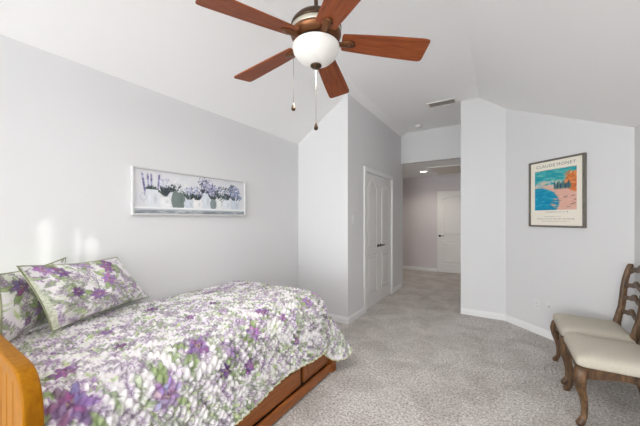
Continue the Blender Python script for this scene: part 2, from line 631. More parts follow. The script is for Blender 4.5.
def floral(w, h, seed, flowers=None, dens=1.0, big=1.0):
    rng = random.Random(seed)
    white = (237, 234, 235)
    C = Canvas(w, h, 0.004, white)
    A = w * h
    U = rng.uniform
    # pale washes
    for _ in range(int(90 * A * dens)):
        col = rng.choice([(214, 222, 198), (224, 216, 230), (230, 224, 232), (216, 222, 206)])
        C.ell(U(0, w), U(0, h), U(.03, .08), U(.02, .05), U(0, PI), col, U(.35, .7), 0.8)
    # leaves
    for _ in range(int(230 * A * dens)):
        col = rng.choice([(180, 198, 146), (164, 186, 138), (198, 214, 158), (152, 170, 130), (204, 216, 186), (184, 196, 168)])
        C.ell(U(0, w), U(0, h), U(.022, .055), U(.006, .013), U(0, PI), col, U(.6, .95), 0.35, 0.6, (116, 122, 112) if rng.random() < .5 else None)
    # inked sprigs: curved stems with small leaflets
    for _ in range(int(170 * A * dens)):
        x, y, a = U(0, w), U(0, h), U(0, 2 * PI)
        curl = U(-9, 9)
        col = rng.choice([(128, 120, 132), (150, 126, 160), (140, 152, 122), (156, 142, 158)])
        pts = [(x, y)]
        for s in range(7):
            a += curl * 0.016
            x += math.cos(a) * 0.016
            y += math.sin(a) * 0.016
            pts.append((x, y))
            if s > 0:
                for sg in (-1, 1):
                    b = a + sg * U(.6, 1.2)
                    l = U(.006, .012)
                    if rng.random() < .55:
                        C.ell(x + math.cos(b) * l, y + math.sin(b) * l, l, l * .45, b, white, .8, .3, 0, col)
                    else:
                        C.ell(x + math.cos(b) * l, y + math.sin(b) * l, l * .9, l * .35, b, col, .8, .4)
        C.line(pts, .0024, col, .8)
    # clusters of lilac and grey specks
    for _ in range(int(75 * A * dens)):
        x, y = U(0, w), U(0, h)
        n = rng.randint(14, 30)
        R = U(.025, .06)
        pal = rng.choice([[(168, 136, 180), (190, 166, 202), (138, 108, 152), (208, 192, 216)], [(170, 154, 178), (190, 178, 196), (152, 140, 158)]])
        for _k in range(n):
            r, a = R * math.sqrt(U(0, 1)), U(0, 2 * PI)
            C.ell(x + r * math.cos(a), y + r * math.sin(a), U(.005, .010), U(.003, .006), U(0, PI), rng.choice(pal), .9, .5)
    # blossoms
    if flowers is None:
        flowers = [(U(0, w), U(0, h), U(.03, .062) * big) for _ in range(int(19 * A * dens))] + [(1.12, .07, .08)]
    for x, y, R in flowers:
        tone = rng.choice([((158, 122, 170), (124, 92, 136)), ((176, 144, 188), (140, 108, 152)), ((142, 106, 154), (108, 78, 118)), ((192, 166, 202), (156, 128, 168))])
        n = rng.randint(6, 9)
        a0 = U(0, 2 * PI)
        for k in range(3):
            b = U(0, 2 * PI)
            C.ell(x + math.cos(b) * R * 1.2, y + math.sin(b) * R * 1.2, R * .75, R * .26, b, (156, 174, 124), .9, .3, .5, (112, 124, 100))
        for ring, sc in ((1.0, 1.0), (0.6, .72)):
            for k in range(n):
                b = a0 + 2 * PI * k / n + U(-.2, .2) + (0.4 if ring < 1 else 0)
                q = [min(255, max(0, cc + U(-22, 22))) for cc in tone[0]]
                C.ell(x + math.cos(b) * R * .58 * ring, y + math.sin(b) * R * .58 * ring, R * .48 * sc * U(.8, 1.15), R * .19 * sc * U(.8, 1.25), b, q, .95, .3, .3, tone[1])
        C.ell(x, y, R * .2, R * .2, 0, (104, 76, 106), .9, .5)
        for k in range(9):
            b, r = U(0, 2 * PI), R * U(.05, .24)
            C.ell(x + r * math.cos(b), y + r * math.sin(b), .004, .004, 0, (206, 190, 160), .8, .6)
    return C


def to_lin(a):
    a = np.clip(a / 255.0, 0, 1)
    return np.where(a <= 0.04045, a / 12.92, ((a + 0.055) / 1.055) ** 2.4)


def np_mesh(name, V, F, colors, mat, parent=None, smooth=True):
    me = bpy.data.meshes.new(name)
    V = np.asarray(V, np.float32)
    F = np.asarray(F, np.int32)
    me.vertices.add(len(V))
    me.vertices.foreach_set('co', V.ravel())
    me.loops.add(F.size)
    me.loops.foreach_set('vertex_index', F.ravel())
    me.polygons.add(len(F))
    me.polygons.foreach_set('loop_start', np.arange(0, F.size, 4, dtype=np.int32))
    me.polygons.foreach_set('use_smooth', np.full(len(F), smooth))
    me.update(calc_edges=True)
    if colors is not None:
        at = me.color_attributes.new('Col', 'FLOAT_COLOR', 'POINT')
        rgba = np.ones((len(V), 4), np.float32)
        rgba[:, :3] = to_lin(colors)
        at.data.foreach_set('color', rgba.ravel())
    me.materials.append(mat)
    o = bpy.data.objects.new(name, me)
    scn.collection.objects.link(o)
    if parent:
        o.parent = parent
    return o


def grid_faces(nu, nv, off=0):
    i = np.arange(nu * nv).reshape(nv, nu) + off
    return np.stack([i[:-1, :-1], i[:-1, 1:], i[1:, 1:], i[1:, :-1]], -1).reshape(-1, 4)


def flat_print(name, C, w, h, mat, parent, y=0.0):
    """picture surface in local x (0..w), z (0..h), facing local -y"""
    xs, zs = np.linspace(0, w, C.nx), np.linspace(0, h, C.ny)
    X, Z = np.meshgrid(xs, zs)
    V = np.stack([X.ravel(), np.full(X.size, y), Z.ravel()], 1)
    return np_mesh(name, V, grid_faces(C.nx, C.ny), C.a.reshape(-1, 3), mat, parent, False)


# ------------------------------------------------------------------ bed
BX, BY0, BY1 = -1.24, 0.30, 2.23          # outer side, inside of headboard, foot end
bed = thing('daybed', 'wooden single bed with honey coloured headboard and shaded brown drawer base along the left wall', 'bed', (-1.80, 1.25, 0))
off = (-1.80, 1.25, 0)


def rel(p):
    return (p[0] - off[0], p[1] - off[1], p[2] - off[2])


def headboard_frame():
    m = MB()
    x0, x1, z1 = -2.41, BX, 0.862
    outer = rounded_poly([(x0, 0.0), (x1, 0.0), (x1, z1), (x0, z1)], [0, 0, 0.15, 0.15], 10)
    w = 0.045
    inner = rounded_poly([(x0 + w, 0.30), (x1 - w, 0.30), (x1 - w, z1 - w), (x0 + w, z1 - w)], [0, 0, 0.115, 0.115], 10)
    y0, y1 = 0.248, 0.298
    n = len(outer)
    vs = []
    for poly, y in ((outer, y0), (inner, y0), (outer, y1), (inner, y1)):
        vs += [rel((a, y, b)) for a, b in poly]
    fs = []
    for i in range(n):
        j = (i + 1) % n
        fs += [(i, j, n + j, n + i), (2 * n + i, 3 * n + i, 3 * n + j, 2 * n + j), (i, 2 * n + i, 2 * n + j, j), (n + i, n + j, 3 * n + j, 3 * n + i)]
    return m.add(vs, fs)


hb = headboard_frame().build('headboard', M['pine'], bed, bevel=0.010, seg=3)
hb['label'] = 'honey coloured headboard with rounded corners'
pn = MB()
x = -2.365
while x < -1.30:
    x1 = min(x + 0.085, -1.287)
    pn.box(rel((x + .003, 0.262, 0.31)), rel((x1 - .003, 0.284, 0.8)))
    x = x1 + 0.0001
pn.box(rel((-2.36, 0.268, 0.30)), rel((-1.29, 0.282, 0.802)))
pn.build('headboard_panel', M['pine'], hb, bevel=0.004)
# base: posts, rails, drawer fronts
for px, py in ((BX - .035, BY1 - .035), (-2.36, BY1 - .035)):
    MB().box(rel((px - .035, py - .035, 0)), rel((px + .035, py + .035, 0.24))).build('leg', M['pine_flat'], bed, bevel=0.006)
MB().box(rel((BX - .09, BY0, 0.255)), rel((BX - .06, BY1 - .07, 0.36))).build('side_rail', M['pine_flat'], bed, bevel=0.005)
MB().box(rel((-2.325, BY1 - .06, 0.20)), rel((BX - .07, BY1 - .03, 0.36))).build('foot_rail', M['pine_flat'], bed, bevel=0.005)
MB().box(rel((BX - .03, BY0, 0.012)), rel((BX - .006, BY1 - .072, 0.088))).build('base_rail', M['pine_flat'], bed, bevel=0.010, seg=3)
MB().box(rel((-2.36, BY0, 0.02)), rel((BX - .06, BY1 - .075, 0.30))).build('base_box', M['slot'], bed)
for y0, y1 in ((BY0 + .01, 1.02), (1.05, 1.735), (1.772, BY1 - .08)):
    d = MB().box(rel((BX - .055, y0, 0.092)), rel((BX - .032, y1, 0.245)))
    d.box(rel((BX - .034, y0 + .05, 0.135)), rel((BX - .026, y1 - .05, 0.232)))
    d.build('drawer_front', M['pine_flat'], bed, bevel=0.004)

# ------------------------------------------------------------------ quilt
ZT = 0.688
qx0, qy0 = -2.425, 0.312
r = 0.14
W, L = (BX - .035) - qx0, (BY1 - .045) - qy0


def quilt_surface():
    ds = 0.0052
    A = 0.157 * r / 0.1 + (ZT - 0.235 - r)       # cloth length past the start of the roll, side
    B = 0.157 * r / 0.1 + (ZT - 0.20 - r)        # the same, foot
    sn = int((W - r + A) / ds)
    tn = int((L - r + B) / ds)
    s = np.linspace(0, W - r + A, sn)
    t = np.linspace(0, L - r + B, tn)
    S, Tt = np.meshgrid(s, t)
    a = np.maximum(0, S - (W - r))
    b = np.maximum(0, Tt - (L - r))
    phi = np.arctan2(b, np.maximum(a, 1e-9))
    phi = np.where((a <= 0) & (b <= 0), 0, phi)
    mm = np.maximum(a / A, b / B)
    yy = qy0 + Tt
    hem = 1 + 0.055 * np.sin((yy - 0.95) * 3.1 + 2.6) * np.cos(phi) + 0.012 * np.sin(yy * 11)
    R = (A * np.cos(phi) ** 2 * hem + B * np.sin(phi) ** 2 + 0.125 * np.sin(2 * phi) ** 2)
    ln = mm * R
    deg = np.degrees(phi)
    flare = np.radians(6 + 27 * np.exp(-((deg - 50) / 17) ** 2) - 6 * np.exp(-((deg - 14) / 8) ** 2))
    flare = flare + np.radians(3.0) * np.sin(yy * 7.3 + 0.4) * np.cos(phi) ** 4
    arc = r * PI / 2
    th = np.minimum(ln, arc) / r
    o = r * np.sin(th)
    d = r * (1 - np.cos(th))
    ex = np.maximum(0, ln - arc)
    blend = np.clip(ex / 0.10, 0, 1)
    fl = flare * blend
    o = o + ex * np.sin(fl)
    d = d + ex * np.cos(fl)
    X = qx0 + np.minimum(S, W - r) + o * np.cos(phi)
    Y = qy0 + np.minimum(Tt, L - r) + o * np.sin(phi)
    crown = 0.030 * np.sin(np.clip(S / W, 0, 1) * PI) * np.sin(np.clip(Tt / L, 0, 1) * PI)
    wallside = -0.028 * np.exp(-(S / 0.07) ** 2)
    und = 0.006 * np.sin(S * 7 + Tt * 3.1) * np.sin(Tt * 5.3 + 1) + 0.004 * np.sin(S * 13 - Tt * 9)
    Z = ZT - d + crown + (wallside + und) * (mm < 0.6)
    P = np.stack([X, Y, Z], -1)
    # quilting: puckered channels
    du = np.gradient(P, axis=1)
    dv = np.gradient(P, axis=0)
    N = np.cross(du, dv)
    N /= np.linalg.norm(N, axis=-1, keepdims=True) + 1e-12
    # irregular stitched puffs: cellular relief on a sheared, stretched jittered lattice
    a_ = (Tt + 0.35 * S) / 0.030 + 0.5 * np.sin(S * 11 + Tt * 5)
    b_ = S / 0.052 + 0.35 * np.sin(Tt * 13)
    ia, ib = np.floor(a_).astype(int), np.floor(b_).astype(int)
    rs = np.random.RandomState(3)
    JA, JB = rs.rand(128, 64), rs.rand(128, 64)
    f1 = np.full(S.shape, 9.0)
    f2 = np.full(S.shape, 9.0)
    for di in (-1, 0, 1):
        for dj in (-2, -1, 0, 1):
            ca, cb = ia + di, ib + dj
            pa = ca + 0.28 + 0.44 * JA[ca % 128, cb % 64]
            pb = cb + 0.28 + 0.44 * JB[ca % 128, cb % 64] + 0.5 * (ca % 2)
            dd = np.hypot(a_ - pa, b_ - pb)
            f2 = np.where(dd < f1, f1, np.minimum(f2, dd))
            f1 = np.minimum(f1, dd)
    q = np.clip((f2 - f1) / 0.55, 0, 1) ** 0.55
    top = (mm < 1e-6)
    P = P + N * (q * np.where(top, 0.015, 0.024))[..., None]
    return P, S, Tt, sn, tn


P, S, Tt, sn, tn = quilt_surface()
rng = random.Random(5)
cw_, ch_ = float(S.max()), float(Tt.max())
BLOSSOMS = [(1.015, 1.148, .05), (1.145, .96, .055), (1.083, .6, .06), (1.203, .397, .07), (1.103, 1.586, .055), (1.036, 1.779, .045), (1.339, 1.341, .035),
            (1.307, .882, .04), (.858, .13, .05), (1.103, .073, .085), (.392, .725, .05), (.309, 1.252, .05), (1.255, .72, .04), (1.26, 2.019, .045), (1.13, 1.252, .03),
            (1.182, .767, .03), (.816, .355, .03), (.743, .783, .035), (.288, 1.67, .04), (.5, 1.5, .03), (.62, 1.05, .03), (.55, .4, .04), (1.42, .3, .05), (1.40, 1.75, .03), (.7, 2.15, .05)]
QC = floral(cw_, ch_, 11, BLOSSOMS, dens=1.2)
cols = QC.sample(S.ravel(), Tt.ravel())
quilt = np_mesh('quilt', P.reshape(-1, 3), grid_faces(sn, tn), cols, M['fabric_print'])
sol = quilt.modifiers.new('thickness', 'SOLIDIFY')
sol.thickness, sol.offset = 0.010, -1
tag(quilt, 'white quilt printed with purple flowers and green leaves spread over the bed', 'quilt')
hem = [tuple(P[j, -1]) for j in range(0, tn, 3)] + [tuple(P[-1, i]) for i in range(sn - 1, -1, -3)]
MB().tube(hem, 0.0055, 6).build('binding', M['binding'], quilt, smooth=True)['label'] = 'cream bound hem'


# ------------------------------------------------------------------ pillows
def pillow(name, TL, TR, BL, BR, thick, seed, label, flowers, sag=0.02):
    TL, TR, BL, BR = [np.array(p, float) for p in (TL, TR, BL, BR)]
    ctr = (TL + TR + BL + BR) / 4
    ex = ((TR - TL) + (BR - BL)) / 2
    ez = ((TL - BL) + (TR - BR)) / 2
    wid, hei = np.linalg.norm(ex), np.linalg.norm(ez)
    nrm = np.cross(ex, ez)
    nrm /= np.linalg.norm(nrm)                 # towards the room
    n = 120
    u = np.linspace(0, 1, n)
    U, V = np.meshgrid(u, u)
    uu, vv = 2 * U - 1, 2 * V - 1
    pu = U + 0.028 * np.sin(PI * V) * -uu
    pv = V + 0.045 * np.sin(PI * U) * -vv
    pos = (BL * ((1 - pu) * (1 - pv))[..., None] + BR * (pu * (1 - pv))[..., None] + TL * ((1 - pu) * pv)[..., None] + TR * (pu * pv)[..., None])
    prof = ((1 - np.abs(uu) ** 2.6) * (1 - np.abs(vv) ** 2.6)).clip(0) ** 0.62
    rs = np.random.RandomState(seed)
    wr = np.zeros_like(U)
    for _ in range(9):
        kx, ky, ph = rs.uniform(-16, 16), rs.uniform(-16, 16), rs.uniform(0, 6.28)
        wr += np.sin(kx * U + ky * V + ph)
    cz = np.sin(PI * (U * wid / 0.045)) * np.sin(PI * (V * hei / 0.045))
    hgt = thick / 2 * prof * (1 + 0.05 * wr / 3) + 0.002 * wr / 3 * prof + 0.0016 * cz * prof
    front = pos + nrm * hgt[..., None]
    back = pos - nrm * (hgt * 0.85)[..., None]
    Vv = np.concatenate([front.reshape(-1, 3), back.reshape(-1, 3)])
    idx = np.arange(n * n).reshape(n, n)
    bidx = idx + n * n
    edge = np.zeros((n, n), bool)
    edge[0], edge[-1], edge[:, 0], edge[:, -1] = True, True, True, True
    bmap = np.where(edge, idx, bidx)
    Ff = grid_faces(n, n)
    bf = np.stack([bmap[:-1, :-1], bmap[1:, :-1], bmap[1:, 1:], bmap[:-1, 1:]], -1).reshape(-1, 4)
    C = floral(wid, hei, seed, flowers, 1.35)
    cf = C.sample((U * wid).ravel(), (V * hei).ravel())
    # pale green sprigged backing and side flange
    sp = np.ones((n, n, 3)) * np.array((206, 211, 190)) + (rs.rand(n, n, 1) * 60 - 30)
    flange = (U * wid < (0.006 + 0.026 * (1 - V))) & (flowers[0][0] > 0.085)
    cf = np.where(flange.reshape(-1, 1), sp.reshape(-1, 3), cf)
    cb = sp.reshape(-1, 3)
    allc = np.concatenate([cf, cb])
    used = np.unique(np.concatenate([Ff.ravel(), bf.ravel()]))
    remap = -np.ones(len(Vv), int)
    remap[used] = np.arange(len(used))
    o = np_mesh(name, Vv[used] - ctr, remap[np.concatenate([Ff, bf])], allc[used], M['fabric_print'])
    o.location = ctr
    tag(o, label, 'pillow', 'pillows leaning in the head corner of the bed')
    loop = [pos[0, i] for i in range(0, n, 4)] + [pos[i, -1] for i in range(0, n, 4)] + [pos[-1, i] for i in range(n - 1, -1, -4)] + [pos[i, 0] for i in range(n - 1, -1, -4)]
    MB().tube([tuple(p - ctr) for p in loop], 0.0042, 6, True).build('piping', M['green_piping'], o, smooth=True)['label'] = 'green corded edge'
    return o


pillow('pillow', (-1.965, .375, 1.125), (-2.385, .965, 1.068), (-2.115, .54, .724), (-2.372, 1.185, .730), 0.175, 21,
       'floral pillow in front, lying against the other pillow and the left wall',
       [(.09, .40, .045), (.15, .37, .04), (.27, .17, .05), (.42, .27, .06), (.52, .40, .05), (.47, .36, .05), (.60, .16, .03), (.16, .22, .035), (.35, .40, .03)])
pillow('pillow', (-2.015, .318, 1.088), (-2.405, .680, 1.098), (-2.11, .345, .715), (-2.385, .62, .715), 0.105, 35,
       'floral pillow tucked behind the other one, next to the headboard corner',
       [(.08, .30, .05), (.20, .14, .05), (.30, .32, .035), (.12, .09, .03)])


# ------------------------------------------------------------------ ceiling fan
FX, FY = -0.887, 1.356
fan = thing('ceiling_fan', 'bronze five blade ceiling fan with cherry wood blades and frosted bowl light', 'ceiling fan', (FX, FY, ZF))


def zr(z):
    return z - ZF


MB().lathe([(0.0, zr(ZF)), (0.065, zr(ZF)), (0.068, zr(2.985)), (0.05, zr(2.955)), (0.02, zr(2.945)), (0.0, zr(2.945))]).build('canopy', M['bronze'], fan, True)
MB().lathe([(0.011, zr(2.95)), (0.011, zr(2.52))], 16).build('downrod', M['dark_bronze'], fan, True)
MB().lathe([(0.0, zr(2.535)), (0.03, zr(2.535)), (0.034, zr(2.51)), (0.07, zr(2.505)), (0.115, zr(2.485)), (0.138, zr(2.46)), (0.145, zr(2.44)),
            (0.145, zr(2.43)), (0.0, zr(2.43))], 48).build('motor_housing', M['dark_bronze'], fan, True)
MB().lathe([(0.0, zr(2.43)), (0.141, zr(2.43)), (0.143, zr(2.425)), (0.143, zr(2.407)), (0.141, zr(2.402)), (0.0, zr(2.402))], 48).build('band', M['nickel'], fan, True)
MB().lathe([(0.0, zr(2.402)), (0.144, zr(2.402)), (0.143, zr(2.392)), (0.132, zr(2.372)), (0.112, zr(2.358)), (0.0, zr(2.358))], 48).build('lower_housing', M['bronze'], fan, True)
MB().lathe([(0.0, zr(2.358)), (0.108, zr(2.358)), (0.112, zr(2.352)), (0.112, zr(2.338)), (0.0, zr(2.338))], 48).build('flywheel', M['black_metal'], fan, True)
# bowl: outer and inner skin
bowl_o = [(0.128, 2.338), (0.133, 2.334), (0.134, 2.325), (0.128, 2.302), (0.113, 2.278), (0.091, 2.257), (0.064, 2.241), (0.040, 2.232), (0.02, 2.229), (0.0, 2.230)]
MB().lathe([(0.0, zr(2.338))] + [(a, zr(b)) for a, b in bowl_o], 56).build('light_bowl', M['bowl'], fan, True)
MB().lathe([(0.0, zr(2.236)), (0.022, zr(2.234)), (0.032, zr(2.228)), (0.032, zr(2.222)), (0.022, zr(2.214)), (0.010, zr(2.209)), (0.0, zr(2.208))], 28).build('finial', M['dark_bronze'], fan, True)
BLZ = 2.374


def blade_mesh():
    m = MB()
    st = [(0.148, .048, .048), (0.156, .057, .057), (0.20, .061, .061), (0.30, .068, .068), (0.42, .0745, .0745), (0.54, .0795, .0795), (0.598, .081, .081), (0.622, .079, .079), (0.632, .070, .073), (0.635, .05, .06)]
    rings = []
    for x, wp, wn in st:
        h = 0.004
        rings.append([(x - (0.0 if x < .6 else 0.0), -wn, -h), (x, wp, -h), (x, wp, h), (x, -wn, h)])
    m.loft(rings)
    return m


def arm_mesh():
    m = MB()
    m.tube([(0.090, 0, -0.012), (0.115, 0, -0.016), (0.145, 0, -0.016), (0.175, 0, -0.011), (0.20, 0, -0.006)], [0.012, 0.014, 0.014, 0.016, 0.012], 10, False, (1.3, 0.55))
    st = []
    for i in range(9):
        t = i / 8
        x = 0.145 + 0.080 * t
        w = 0.027 * math.sqrt(max(0.02, 1 - (2 * t - 1) ** 2))
        st.append([(x, -w, -0.0042), (x, w, -0.0042), (x, w * .8, -0.013), (x, -w * .8, -0.013)])
    m.loft(st)
    return m


b0 = blade_mesh().build('blade', M['blade'], fan, False, 0.003, 2)
a0 = arm_mesh().build('blade_arm', M['bronze'], fan, True)
for i in range(5):
    az = YAW + math.radians(1.6 + 72 * i)
    b = b0 if i == 0 else b0.copy()
    a = a0 if i == 0 else a0.copy()
    if i:
        scn.collection.objects.link(b)
        scn.collection.objects.link(a)
    for ob in (b, a):
        mt = Matrix.Translation((0, 0, zr(BLZ))) @ Matrix.Rotation(az, 4, 'Z') @ Matrix.Rotation(math.radians(4.8), 4, 'Y') @ Matrix.Rotation(math.radians(-12), 4, 'X')
        ob.matrix_local = mt


def pull_chain(dx, dy, z0, z1):
    m = MB()
    n = int((z0 - z1) / 0.0075)
    m.tube([(dx, dy, zr(z0)), (dx, dy, zr(z1))], 0.0010, 6)
    for i in range(n):
        z = z0 - (i + .5) * (z0 - z1) / n
        m.lathe([(0, .0022), (.0017, .001), (.0017, -.001), (0, -.0022)], 6, (dx, dy, zr(z)))
    o = m.build('pull_chain', M['chain'], fan, True)
    MB().lathe([(0, 0.004), (0.004, 0.0), (0.006, -.010), (0.0118, -.027), (0.0125, -.035), (0.009, -.042), (0, -.045)], 14, (dx, dy, zr(z1))).build('pull_pendant', M['dark_bronze'], o, True)


cr, cfw = Vector((math.cos(YAW), math.sin(YAW))), Vector((-math.sin(YAW), math.cos(YAW)))
q = cr * -0.132 + cfw * 0.040
pull_chain(q.x, q.y, 2.375, 2.028)
pull_chain(0, 0, 2.212, 1.903)
lamp = bpy.data.lights.new('fan_lamp', 'AREA')
lamp.shape, lamp.size, lamp.energy, lamp.color = 'DISK', 0.12, 12, (1, .97, .93)
lo = bpy.data.objects.new('fan_lamp', lamp)
lo.location = (FX, FY, 2.20)
scn.collection.objects.link(lo)

# ------------------------------------------------------------------ long still-life picture on the left wall
PW, PH = 1.165, 0.383
pic = thing('picture_frame', 'long white framed picture of potted lavender plants on a shelf, left wall', 'picture', (XL, 1.081, 1.383), PI / 2)
fr = MB()
dp, fw = 0.034, 0.014
fr.box((0, -dp, 0), (fw, 0, PH)).box((PW - fw, -dp, 0), (PW, 0, PH)).box((fw, -dp, 0), (PW - fw, 0, fw)).box((fw, -dp, PH - fw), (PW - fw, 0, PH))
fr.build('frame', M['white_frame'], pic, bevel=0.002)


def still_life():
    w, h = PW - 2 * fw, PH - 2 * fw
    C = Canvas(w, h, 0.0035, (222, 222, 226))
    rg = random.Random(9)
    U = rg.uniform
    for _ in range(50):
        C.ell(U(0, w), U(.1, h), U(.05, .14), U(.03, .07), U(0, PI), rg.choice([(228, 228, 231), (212, 213, 220), (216, 220, 224)]), .5, .9)
    C.rect(0, 0.0, w, .052, (196, 202, 208))
    C.rect(0, 0.0, w, .030, (150, 156, 162))
    for _ in range(60):
        C.ell(U(0, w), U(.002, .028), U(.02, .06), U(.003, .006), 0, rg.choice([(96, 104, 112), (190, 196, 200), (210, 214, 216)]), .7, .6)
    C.rect(0, .040, w, .054, (236, 238, 240))
    base = .055
    dark = [(52, 62, 62), (74, 86, 84), (92, 104, 98), (60, 66, 78)]
    lav = [(142, 142, 178), (168, 168, 200), (110, 108, 150), (186, 190, 214)]
    blue = [(104, 122, 160), (146, 166, 196), (84, 96, 134)]
    whit = [(238, 238, 240), (226, 228, 232)]

    def pot(x, wd, ht, col, neck=1.0, handle=0):
        wd, ht = wd * 1.12, ht * 1.15
        for i in range(14):
            t = i / 13
            ww = wd * (0.80 + 0.32 * math.sin(PI * min(1, t * 1.05)) - (1 - neck) * t * .5)
            C.rect(x - ww / 2, base + ht * t, x + ww / 2, base + ht * (t + .09), col)
        C.ell(x + wd * .22, base + ht * .5, wd * .2, ht * .42, 0, [cc * .86 for cc in col], .6, .8)
        C.ell(x - wd * .2, base + ht * .55, wd * .1, ht * .3, 0, [min(255, cc * 1.1) for cc in col], .6, .8)
        if handle:
            C.ell(x + handle * wd * .62, base + ht * .6, wd * .22, ht * .24, 0, (210, 214, 220), .0, .3, 0, (160, 166, 176))

    def leaves(x, y, n, sp, ln, cols_):
        for _ in range(n):
            a = PI / 2 + U(-1, 1) * sp
            C.ell(x + math.cos(a) * ln * .6 + U(-.014, .014), y * 1.08 + math.sin(a) * ln * .6, ln * .65 * U(.6, 1), .0075, a, rg.choice(cols_), .9, .4, .5)

    def bloom(x, y, R, n, cols_):
        R, y = R * 1.35, y * 1.10
        for _ in range(int(n * 1.7)):
            r_, a = R * math.sqrt(U(0, 1)), U(0, 2 * PI)
            C.ell(x + r_ * math.cos(a), y + r_ * math.sin(a), U(.006, .012), U(.004, .009), U(0, PI), rg.choice(cols_), .9, .5)

    # lavender jug
    for dx, a in ((-.05, 1.85), (0.0, 1.62), (.05, 1.42), (-.025, 1.7)):
        for s in range(16):
            t = s / 15
            C.ell(.145 + dx * .5 + math.cos(a) * (.10 + .10 * t), .14 + .175 * t, .014, .010, a, rg.choice(lav + [(84, 82, 120)]), .9, .4)
    leaves(.145, .165, 26, 1.5, .05, dark)
    pot(.145, .10, .115, (222, 226, 232), 1, -1)
    leaves(.25, .13, 26, .8, .09, dark)
    bloom(.245, .24, .035, 26, whit + lav)
    pot(.25, .075, .07, (232, 234, 236))
    C.ell(.275, .075, .035, .022, 0, (236, 238, 240), .95, .3)
    # grey milk can with white blooms
    pot(.37, .115, .13, (120, 132, 130), .55)
    leaves(.36, .19, 30, 1.9, .06, dark)
    bloom(.39, .235, .05, 60, whit + [(214, 218, 220)])
    bloom(.31, .20, .025, 14, dark)
    for x, cc, wd, ht in ((.475, (206, 212, 222), .085, .06), (.56, (234, 234, 234), .08, .06), (.655, (214, 220, 228), .075, .12), (.735, (138, 150, 152), .06, .075), (.82, (230, 232, 234), .075, .085), (.90, (224, 230, 236), .085, .075), (1.01, (206, 214, 224), .10, .075)):
        leaves(x, base + ht * .9, 18, .8, .08, dark)
        bloom(x, base + ht + .075, .035, 22, rg.choice([lav, whit + lav, blue + lav]))
        pot(x, wd, ht, cc)
    for x, y, R, n, cc in ((.67, .25, .055, 60, lav), (.62, .275, .04, 22, dark + lav), (.72, .22, .045, 40, lav + dark[:1]), (.84, .19, .06, 50, dark + whit), (.93, .20, .05, 46, dark + blue), (1.0, .215, .05, 60, blue + lav), (1.06, .18, .035, 30, blue), (.965, .255, .025, 16, dark + blue)):
        bloom(x, y, R, n, cc)
    return C


flat_print('print', still_life(), PW - 2 * fw, PH - 2 * fw, M['picture_print'], pic).location = (fw, -0.016, fw)

# ------------------------------------------------------------------ beach poster on the angled wall
GW, GH, GD = 0.596, 0.757, 0.036
A45 = -PI / 4
ps = thing('poster_frame', 'grey framed beach poster with teal sea and orange cliffs on the angled wall', 'poster', (0.314 - 0.0, 4.252, 1.259), A45)
# local x runs along the wall to the right, -y faces the room
fr = MB()
fw2 = 0.02
fr.box((0, -GD, 0), (fw2, 0, GH)).box((GW - fw2, -GD, 0), (GW, 0, GH)).box((fw2, -GD, 0), (GW - fw2, 0, fw2)).box((fw2, -GD, GH - fw2), (GW - fw2, 0, GH))
fr.build('frame', M['frame_grey'], ps, bevel=0.004)


def poster():
    w, h = GW - 2 * fw2, GH - 2 * fw2
    C = Canvas(w, h, 0.004, (238, 232, 218))
    x0, x1, y0, y1 = .055, w - .055, .175, h - .095
    rg = random.Random(4)
    U = rg.uniform
    pw, ph = x1 - x0, y1 - y0
    D = Canvas(pw, ph, 0.004, (222, 176, 160))
    # sky, cloud bank, headland, sea, shingle: a plain coast of this colouring
    D.rect(0, ph * .62, pw, ph, (44, 158, 172))
    for _ in range(90):
        D.ell(U(0, pw), U(ph * .72, ph), U(.03, .08), U(.006, .014), U(-.2, .2), rg.choice([(36, 146, 168), (84, 184, 180), (58, 170, 170), (120, 196, 186)]), .7, .6)
    for _ in range(70):
        D.ell(U(0, pw * .75), U(ph * .56, ph * .74), U(.02, .045), U(.008, .018), U(-.3, .3), rg.choice([(226, 200, 186), (196, 190, 190), (236, 206, 160), (150, 190, 190)]), .7, .6)
    D.ell(pw * 1.02, ph * .66, pw * .30, ph * .26, 0, (214, 122, 66), 1, .15)
    for _ in range(70):
        D.ell(U(pw * .72, pw), U(ph * .5, ph * .9), U(.012, .03), U(.006, .012), U(0, 1.5), rg.choice([(232, 140, 70), (196, 104, 60), (238, 176, 122), (170, 96, 80)]), .6, .6)
    for k in range(11):
        xx = pw * (.50 + .036 * k)
        hh = ph * U(.12, .22)
        D.ell(xx, ph * .50 + hh * .5, .012, hh * .62, 0, rg.choice([(52, 92, 112), (70, 110, 122), (44, 78, 104), (84, 124, 110)]), .95, .35)
    D.ell(pw * .15, ph * .20, pw * .48, ph * .36, -.10, (18, 142, 178), 1, .1)
    D.rect(0, ph * .05, pw * .22, ph * .56, (18, 142, 178))
    for _ in range(80):
        a, b = U(0, pw * .5), U(ph * .06, ph * .52)
        if ((a / pw - .15) / .46) ** 2 + ((b / ph - .2) / .34) ** 2 < 1:
            D.ell(a, b, U(.02, .05), U(.003, .007), U(-.15, .15), rg.choice([(16, 120, 170), (40, 160, 192), (30, 150, 172), (80, 178, 196)]), .7, .5)
    for _ in range(40):
        D.ell(U(pw * .45, pw), U(ph * .02, ph * .38), U(.015, .04), U(.004, .008), U(-.3, .3), rg.choice([(236, 196, 176), (206, 150, 134), (120, 92, 92), (228, 170, 140)]), .7, .5)
    i0, j0 = int(x0 / .004), int(y0 / .004)
    C.a[j0:j0 + D.ny, i0:i0 + D.nx] = D.a
    # rows of small illegible print below the picture
    for yy, a, b in ((.148, .30, .75), (.098, .30, .62), (.072, .14, .86), (.046, .24, .76)):
        xx = a * w
        while xx < b * w:
            l = U(.004, .012)
            C.rect(xx, yy - .004, xx + l, yy + .004, (126, 122, 116), U(.25, .6))
            xx += l + .005
    return C


